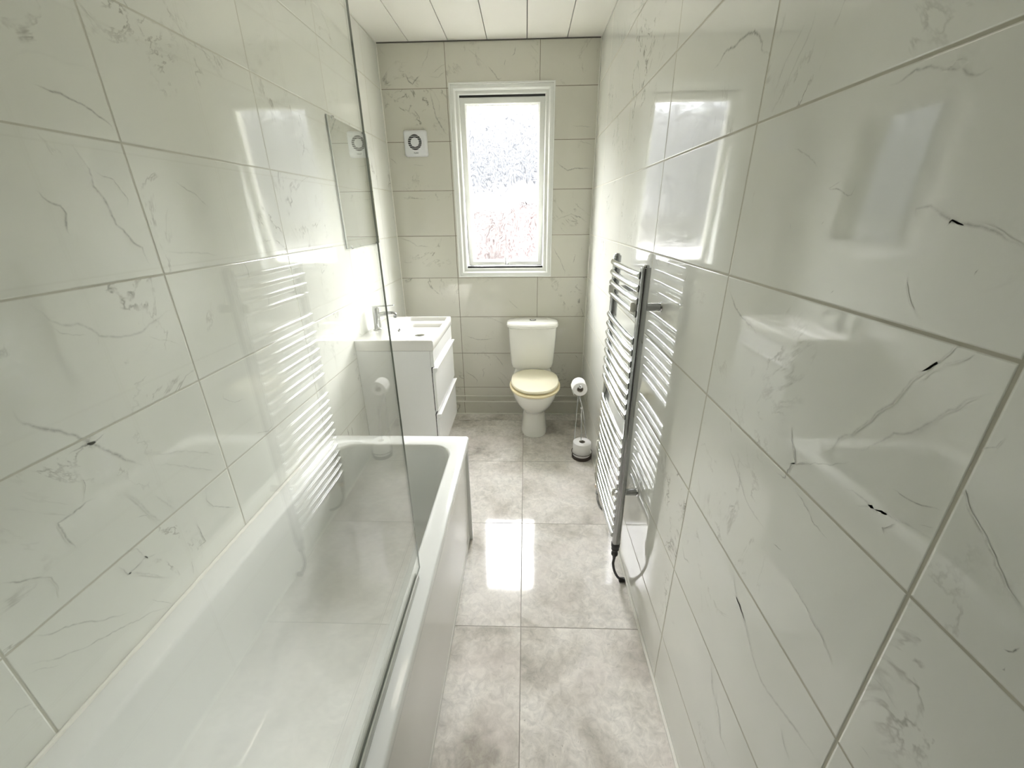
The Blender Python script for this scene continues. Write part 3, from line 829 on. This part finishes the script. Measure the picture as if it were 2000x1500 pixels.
# ================================================================== extractor fan
FX, FZ = .2025, 2.008
fan = thing('extractor_fan', 'small square white extractor fan with round black grille, left of window', 'extractor fan', (FX, 0, FZ))
def sq(h, y, r=.014, k=6):
    return [(x, y, z) for x, z, _ in rrect(FX - h, FX + h, FZ - h, FZ + h, 0, r, k)]
obj('fan_cover', loft([sq(.078, -.001), sq(.078, -.010), sq(.074, -.026), sq(.070, -.033), sq(.066, -.036)]), M['fan'], fan, angle=30)
def annulus(r0, r1, y0, y1, n=48, cz=0.0):
    bm = bmesh.new()
    pr = [(r0, y0), (r1, y0), (r1, y1), (r0, y1), (r0, y0)]
    rings = [[(FX + r * cos(2 * pi * i / n), y, FZ + cz + r * sin(2 * pi * i / n)) for i in range(n)] for r, y in pr]
    add_loft(bm, rings, False, False)
    return bm
CZ = .004
obj('fan_grille', annulus(.0275, .0455, -.0364, -.0372, cz=CZ), M['black'], fan)
for k in range(-3, 4):
    z = FZ + CZ + k * .0115
    h = abs(k * .0115)
    xo = math.sqrt(.0462 ** 2 - h * h)
    xi = math.sqrt(max(0, .0272 ** 2 - h * h))
    for a, b in (((FX - xo, FX - xi), (FX + xi, FX + xo)) if xi > .003 else ((FX - xo, FX + xo),)):
        obj('grille_slat', box(a, b, -.0388, -.0373, z - .0014, z + .0014), M['fan'], fan, smooth=False)
obj('fan_hub', lathe([(.0272, 0), (.0272, -.0022), (.0255, -.0032), (.0, -.0036)], (FX, -.0363, FZ + CZ), 'y', 40, cap=False), M['fan'], fan)
def text(body, size, loc, rot, mat, parent, name):
    cu = bpy.data.curves.new(name, 'FONT')
    cu.body = body
    cu.size = size
    cu.extrude = .0003
    cu.align_x = 'CENTER'
    tmp = bpy.data.objects.new(name, cu)
    COL.objects.link(tmp)
    dg = bpy.context.evaluated_depsgraph_get()
    me = bpy.data.meshes.new_from_object(tmp.evaluated_get(dg))
    bpy.data.objects.remove(tmp)
    me.transform(Matrix.Translation(loc) @ rot)
    me.materials.clear()
    me.materials.append(mat)
    o = bpy.data.objects.new(name, me)
    return link(o, parent)
text('Xpelair', .0115, Vector((FX + .004, -.0364, FZ - .062)), Matrix.Rotation(radians(90), 4, 'X'), M['black'], fan, 'fan_logo')

# ================================================================== vanity unit, basin, tap
VX, VY0, VY1, VZ0, VZT = .436, -1.012, -.425, .205, .927
van = thing('vanity_unit', 'white gloss wall-hung vanity cabinet with two drawers at the left wall', 'vanity unit', (.2, (VY0 + VY1) / 2, VZ0))
obj('cabinet', box(.002, VX - .022, VY0 + .004, VY1 - .004, VZ0, .866), M['gloss_white'], van, smooth=False, bevel=.0015)
obj('top_rail', box(VX - .0215, VX - .004, VY0 + .004, VY1 - .004, .772, .866), M['gloss_white'], van, smooth=False, bevel=.0015)
for z0, z1 in ((.498, .768), (.207, .480)):
    dr = obj('drawer', box(VX - .0175, VX - .001, VY0 + .002, VY1 - .002, z0, z1 - .030), M['gloss_white'], van, smooth=False, bevel=.002)
    bm = bmesh.new()
    prof = [(VX - .016, z1 - .030), (VX - .001, z1 - .030), (VX + .013, z1 - .012), (VX + .015, z1 - .001), (VX + .012, z1), (VX - .016, z1 - .004)]
    add_loft(bm, [[(x, y, z) for x, z in prof] for y in (VY0 + .002, VY1 - .002)])
    obj('handle', bm, M['handle'], dr, smooth=False, bevel=.002)
    obj('drawer_gap_shade', box(VX - .0212, VX - .0178, VY0 + .006, VY1 - .006, z0 + .002, z1 - .002), M['black'], dr, smooth=False)  # black sheet standing in for the shade behind the drawer front

bas = thing('washbasin', 'white rectangular ceramic basin with deep square bowl on the vanity', 'washbasin', (.2, (VY0 + VY1) / 2, .867))
c0, c1, e0, e1 = .160, .416, VY0 + .022, VY1 - .022
rb = [
    rrect(.003, VX - .003, VY0 + .003, VY1 - .003, .8675, .004, 8),
    rrect(.001, VX, VY0, VY1, .872, .005, 8),
    rrect(.001, VX, VY0, VY1, VZT - .004, .006, 8),
    rrect(.003, VX - .002, VY0 + .002, VY1 - .002, VZT - .001, .006, 8),
    rrect(.005, VX - .004, VY0 + .004, VY1 - .004, VZT, .006, 8),
    rrect(c0 - .002, c1 + .002, e0 - .002, e1 + .002, VZT, .014, 8),
    rrect(c0 + .002, c1 - .002, e0 + .002, e1 - .002, VZT - .004, .014, 8),
    rrect(c0 + .010, c1 - .004, e0 + .010, e1 - .010, VZT - .022, .016, 8),
    rrect(c0 + .014, c1 - .008, e0 + .05, e1 - .05, VZT - .026, .02, 8),
    rrect(c0 + .022, c1 - .012, e0 + .062, e1 - .062, VZT - .034, .024, 8),
    rrect(c0 + .032, c1 - .016, e0 + .072, e1 - .072, VZT - .050, .026, 8),
    rrect(c0 + .050, c1 - .030, e0 + .10, e1 - .10, VZT - .0565, .03, 8),
]
bo = obj('basin_bowl', loft(rb, True, True), M['sink'], bas, angle=35)
obj('overflow', lathe([(.0, .0035), (.007, .003), (.009, 0), (.009, -.004)], (c0 + .0145, -.735, VZT - .013), 'x', 20, cap=False), M['dchrome'], bas)
obj('waste', lathe([(.03, -.001), (.03, .002), (.024, .004), (.0, .0045)], (.285, -.70, VZT - .0565), 'z', 28, cap=False), M['chrome'], bas)

TX, TY = .052, -.765
tap = thing('basin_tap', 'chrome single-lever mixer tap on the basin beside the left wall', 'tap', (TX, TY, VZT))
obj('tap_body', lathe([(.027, .0003), (.027, .004), (.0235, .008), (.0215, .05), (.0205, .105), (.021, .128), (.018, .133), (.0, .134)], (TX, TY, VZT), n=32, cap=False), M['tap_chrome'], tap)
bm = tube(spline([(TX + .012, TY, VZT + .088), (TX + .06, TY, VZT + .096), (TX + .105, TY, VZT + .096), (TX + .120, TY, VZT + .088)], 6), [.0135] * 6 + [.012] * 6 + [.0105] * 7, 16)
obj('spout', bm, M['tap_chrome'], tap)
obj('aerator', lathe([(.0095, 0), (.0095, -.016), (.008, -.018), (.0, -.018)], (TX + .114, TY, VZT + .088), n=20, cap=False), M['dchrome'], tap)
bm = bmesh.new()
add_loft(bm, [[(x, TY + s * w, z + t) for s, t in ((-1, 0), (1, 0), (1, .006), (-1, .006))] for x, z, w in ((TX - .018, VZT + .136, .017), (TX + .02, VZT + .137, .015), (TX + .115, VZT + .142, .010))])
obj('lever', bm, M['tap_chrome'], tap, bevel=.002)

# ================================================================== toilet
CX = 1.000
wc = thing('toilet', 'white close-coupled toilet with cream lid under the window', 'toilet', (CX, -.35, 0))
def tring(z, a, yb, yf, n=4.5):
    cy, b = (yb + yf) / 2, abs(yb - yf) / 2
    return sup(CX - .006, cy, z, a, b, n, 56)
obj('cistern', loft([tring(.448, .128, -.03, -.16, 4), tring(.451, .144, -.02, -.176, 4), tring(.466, .157, -.015, -.184), tring(.50, .164, -.013, -.188), tring(.58, .170, -.012, -.191), tring(.68, .177, -.010, -.196), tring(.778, .182, -.010, -.200)]), M['ceramic'], wc)
def lring(z, a, yf, n=4):
    return [(x, min(y, -.004) - (.018 * (1 - ((x - CX) / .2) ** 2) if y < -.1 else 0), zz) for x, y, zz in sup(CX - .006, (yf - .004) / 2, z, a, abs(yf + .004) / 2, n, 56)]
obj('cistern_lid', loft([lring(.779, .186, -.196), lring(.784, .193, -.203), lring(.800, .195, -.205), lring(.811, .190, -.199), lring(.818, .176, -.186), lring(.821, .12, -.15)]), M['ceramic'], wc)
fb = thing and obj('flush_button', lathe([(.025, 0), (.025, .004), (.021, .006), (.020, .0045), (.0, .0045)], (CX - .003, -.105, .8205), n=32, cap=False), M['dchrome'], wc)
obj('button_cap', lathe([(.0175, 0), (.0165, .004), (.0, .0055)], (CX - .003, -.105, .8245), n=28, cap=False), M['chrome'], fb)
def bring(z, a, yb, yf, n=2.3, nb=None):
    mid = yb + (yf - yb) * .45
    r = sup(CX + .010, mid, z, a, abs(yf - mid), n, 56, b2=abs(yb - mid))
    if nb:                                            # squarer towards the hinge
        q = sup(CX + .010, mid, z, a, abs(yf - mid), nb, 56, b2=abs(yb - mid))
        r = [p if p[1] <= mid else (p[0] * .25 + s_[0] * .75, p[1] * .25 + s_[1] * .75, z) for p, s_ in zip(r, q)]
    return r
obj('bowl', loft([
    bring(.0, .098, -.06, -.440, 2.8), bring(.004, .101, -.06, -.443, 2.8), bring(.03, .0995, -.06, -.441, 2.8), bring(.08, .093, -.06, -.430, 2.7), bring(.15, .088, -.06, -.423, 2.6),
    bring(.185, .090, -.06, -.430, 2.5), bring(.205, .097, -.055, -.452, 2.4), bring(.225, .112, -.05, -.484, 2.3), bring(.26, .134, -.04, -.535, 2.25), bring(.30, .153, -.03, -.578, 2.2),
    bring(.345, .167, -.02, -.613, 2.2), bring(.385, .174, -.02, -.632, 2.2), bring(.403, .175, -.02, -.636, 2.2), bring(.409, .171, -.022, -.630, 2.2)]), M['ceramic'], wc)
obj('cistern_shelf', loft([sup(CX, -.095, .405, .15, .085, 4), sup(CX, -.095, .447, .135, .075, 4)]), M['ceramic'], wc)
obj('seat', loft([bring(.411, .176, -.205, -.640, 2.15), bring(.414, .181, -.20, -.646, 2.15), bring(.424, .182, -.20, -.648, 2.15), bring(.430, .178, -.203, -.642, 2.15)]), M['seat'], wc)
def ldr(z, a, yf):
    return bring(z, a, -.192, yf, 2.15, 2.9)
obj('seat_lid', loft([ldr(.434, .166, -.622), ldr(.438, .171, -.628), ldr(.448, .172, -.630), ldr(.455, .168, -.625), ldr(.4585, .156, -.605), ldr(.460, .12, -.55)]), M['lid'], wc)
for s in (-1, 1):
    obj('seat_hinge', lathe([(.0, -.030), (.010, -.029), (.010, .029), (.0, .030)], (CX + .01 + s * .075, -.205, .440), 'x', 16, cap=False), M['lid'], wc)
obj('floor_bolt_cap', lathe([(.010, 0), (.009, .006), (.0, .009)], (CX + .10, -.20, .03), 'x', 14, cap=False), M['chrome'], wc)

# ================================================================== toilet roll holder and rolls
HX, HY = 1.331, -.700
hd = thing('toilet_roll_holder', 'slim chrome freestanding toilet roll stand in the right corner', 'toilet roll holder', (HX, HY, 0))
obj('holder_base', lathe([(.066, 0), (.067, .004), (.067, .016), (.062, .020), (.0, .021)], (HX, HY, .0), n=40, cap=False), M['brown'], hd)
bm = bmesh.new()
add_tube(bm, [(HX + .069 * cos(a), HY + .069 * sin(a), .045) for a in [2 * pi * k / 36 for k in range(37)]], .0022, 8)
for a in (200, 340, 90):
    ca, sa = cos(radians(a)), sin(radians(a))
    add_tube(bm, [(HX + .069 * ca, HY + .069 * sa, .045), (HX + .068 * ca, HY + .068 * sa, .012)], .0022, 8)
obj('holder_ring', bm, M['brown'], hd)
def rod(name, pts, r, m='tap_chrome'):
    return obj(name, tube(pts, r, 10), M[m], hd)
TRX, TRZ = 1.297, .515
rod('centre_rod', [(HX - .004, HY, .02), (HX - .018, HY, .372)], .0042)
obj('rod_knob', lathe([(.0, -.008), (.008, -.006), (.0095, 0), (.008, .006), (.0, .008)], (HX - .018, HY, .376), n=18, cap=False), M['chrome'], hd)
rod('side_rod', [(HX - .048, HY + .047, .02), (HX - .040, HY + .072, .30), (TRX + .004, HY + .100, .42), (TRX + .004, HY + .104, TRZ - .004)], .0038)
rod('side_rod', [(HX + .047, HY + .045, .02), (HX + .010, HY + .085, .30), (TRX + .006, HY + .104, .44), (TRX + .005, HY + .106, TRZ)], .0038)
rod('roll_arm', [(TRX + .004, HY + .106, TRZ + .011), (TRX, HY + .05, TRZ + .012), (TRX, HY - .006, TRZ + .012)], .0055)
obj('arm_knob', lathe([(.0, -.012), (.009, -.010), (.012, -.002), (.009, .005), (.0, .006)], (TRX, HY - .004, TRZ + .012), 'y', 20, cap=False), M['chrome'], hd)

def roll(label, c, axis, R, L, flap=False):
    """paper cylinder with a cardboard core; c is the centre of the start face"""
    t = thing('toilet_roll', label, 'toilet roll', c)
    bm = bmesh.new()
    ri = .021
    add_lathe(bm, [(ri, 0), (R - .002, 0), (R, .002), (R, L - .002), (R - .002, L), (ri, L), (ri, 0)], c, axis, 48, cap=False)
    if flap:
        n = 12
        rows = []
        for i in range(n):
            tt = i / (n - 1)
            z = c[2] + .006 - .052 * tt
            x = c[0] - R - .0008 - .003 * sin(tt * 5) + (.010 * tt * tt)
            rows.append([(x, c[1] + .004 + (L - .01) * k / 6 + 0.004 * sin(k * 2 + tt * 3) * tt, z - (.006 * sin(k * 1.7) * tt)) for k in range(7)])
        th = .0012
        V1 = [[bm.verts.new(p) for p in r] for r in rows]
        V2 = [[bm.verts.new((p[0] - th, p[1], p[2])) for p in r] for r in rows]
        for a in range(n - 1):
            for b in range(6):
                bm.faces.new((V1[a][b], V1[a][b + 1], V1[a + 1][b + 1], V1[a + 1][b]))
                bm.faces.new((V2[a][b], V2[a + 1][b], V2[a + 1][b + 1], V2[a][b + 1]))
            bm.faces.new((V1[a][0], V1[a + 1][0], V2[a + 1][0], V2[a][0]))
            bm.faces.new((V1[a][6], V2[a][6], V2[a + 1][6], V1[a + 1][6]))
        for b in range(6):
            bm.faces.new((V1[-1][b], V1[-1][b + 1], V2[-1][b + 1], V2[-1][b]))
            bm.faces.new((V1[0][b], V2[0][b], V2[0][b + 1], V1[0][b + 1]))
    obj('paper', bm, M['paper'], t, angle=50)
    bm = bmesh.new()
    add_lathe(bm, [(ri - .0015, .001), (ri - .0003, .001), (ri - .0003, L - .001), (ri - .0015, L - .001), (ri - .0015, .001)], c, axis, 32, cap=False)
    obj('core', bm, M['core'], t)
    return t
roll('white toilet roll hanging on top arm of the chrome stand, loose end down', (TRX, HY, TRZ - .008), 'y', .0465, .098, True)
roll('spare white toilet roll standing upright at the foot of the chrome stand', (HX - .001, HY, .0215), 'z', .0605, .098)

# ================================================================== towel radiator
RX, RYF, RYN, RZ0, RZ1 = 1.335, -1.31, -1.757, .232, 1.392
rad = thing('towel_radiator', 'tall chrome ladder towel radiator mounted on the right wall', 'towel radiator', (RX, (RYF + RYN) / 2, RZ0))
def upright(y):
    rings = []
    for z, k in ((RZ0, 1), (RZ1, 1)):
        ring = []
        for i in range(28):
            t = 2 * pi * i / 28
            c, s = cos(t), sin(t)
            n = 2.6
            ring.append((RX + .0165 * k * abs(c) ** (2 / n) * (1 if c > 0 else -1), y + .0165 * k * abs(s) ** (2 / n) * (1 if s > 0 else -1), z))
        rings.append(ring)
    return loft(rings)
for y, nm in ((RYF, 'far'), (RYN, 'near')):
    u = obj('upright', upright(y), M['dchrome'], rad, bevel=.0012, angle=50)
    obj('air_plug', lathe([(.011, 0), (.011, .006), (.008, .009), (.0, .009)], (RX, y, RZ1 - .0005), n=20, cap=False), M['dchrome'], u)
zs = [1.366 - .0428 * k for k in range(4)] + [1.141 - .0423 * k for k in range(8)] + [.742 - .0420 * k for k in range(12)]
def rail_bm():
    pts = []
    n = 18
    for i in range(n + 1):
        t = i / n
        q = 2 * t - 1
        pts.append((RX - .014 - .006 * (1 - abs(q) ** 4), RYF + (RYN - RYF) * t, 0))
    return tube(pts, .0125, 16)
proto = None
for z in zs:
    if proto is None:
        proto = obj('rail', rail_bm(), M['chrome'], rad)
        proto.location.z = z
        first = proto
    else:
        o = first.copy()
        COL.objects.link(o)
        o.location.z = z
# brackets between rails three and four and near the bottom
for y, nm in ((RYF - .035, 0), (RYN + .020, 1)):
    for zb in (1.258, .488):
        b = obj('bracket', lathe([(.0135, 0), (.0135, .055)], (W - .056, y, zb), 'x', 24), M['dchrome'], rad)
        obj('bracket_flange', lathe([(.0165, 0), (.0175, .003), (.0175, .006)], (W - .0065, y, zb), 'x', 24), M['chrome'], b)
        c = obj('rail_clamp', box(RX - .034, RX - .010, y - .007, y + .007, zb - .017, zb + .017), M['bead'], b, bevel=.005, seg=3)
        c['label'] = 'cream plastic rail clamp'
# valve and tail at the far upright, heating element at the near one
v = obj('valve', lathe([(.0125, 0), (.0125, -.008), (.009, -.010), (.009, -.014), (.0155, -.016), (.0155, -.034), (.011, -.038), (.011, -.070), (.013, -.074), (.008, -.090)], (RX, RYF, RZ0), n=20), M['dchrome'], rad)
obj('brass_nut', lathe([(.0163, -.016), (.0168, -.018), (.0168, -.034), (.0163, -.036)], (RX, RYF, RZ0), n=6), M['brass'], v, smooth=False)
obj('tail_pipe', tube(spline([(RX, RYF, RZ0 - .085), (RX + .003, RYF - .004, RZ0 - .12), (RX + .018, RYF - .02, RZ0 - .155), (RX + .045, RYF - .035, RZ0 - .172), (W - .002, RYF - .04, RZ0 - .178)], 6), .0075, 10), M['dchrome'], v)
el = obj('heating_element', lathe([(.0155, .010), (.0185, .006), (.0185, -.012), (.0165, -.016), (.0165, -.030), (.012, -.036), (.012, -.046), (.0145, -.050), (.0145, -.060), (.008, -.070), (.006, -.088)], (RX, RYN, RZ0), n=24), M['black'], rad)
el['label'] = 'black heating element cap'
cab = thing('power_cable', 'black flex hanging from the towel radiator to a floor clip', 'cable', (RX, RYN, RZ0 - .09))
obj('flex', tube(spline([(RX, RYN, RZ0 - .0885), (RX - .001, RYN + .001, RZ0 - .118), (RX + .010, RYN + .004, RZ0 - .165), (RX + .030, RYN + .006, RZ0 - .204), (W - .022, RYN + .010, .014)], 8), .0058, 10), M['black'], cab)
obj('cable_clip', box(W - .038, W - .0105, RYN + .003, RYN + .019, .0005, .018), M['black'], cab, bevel=.003)
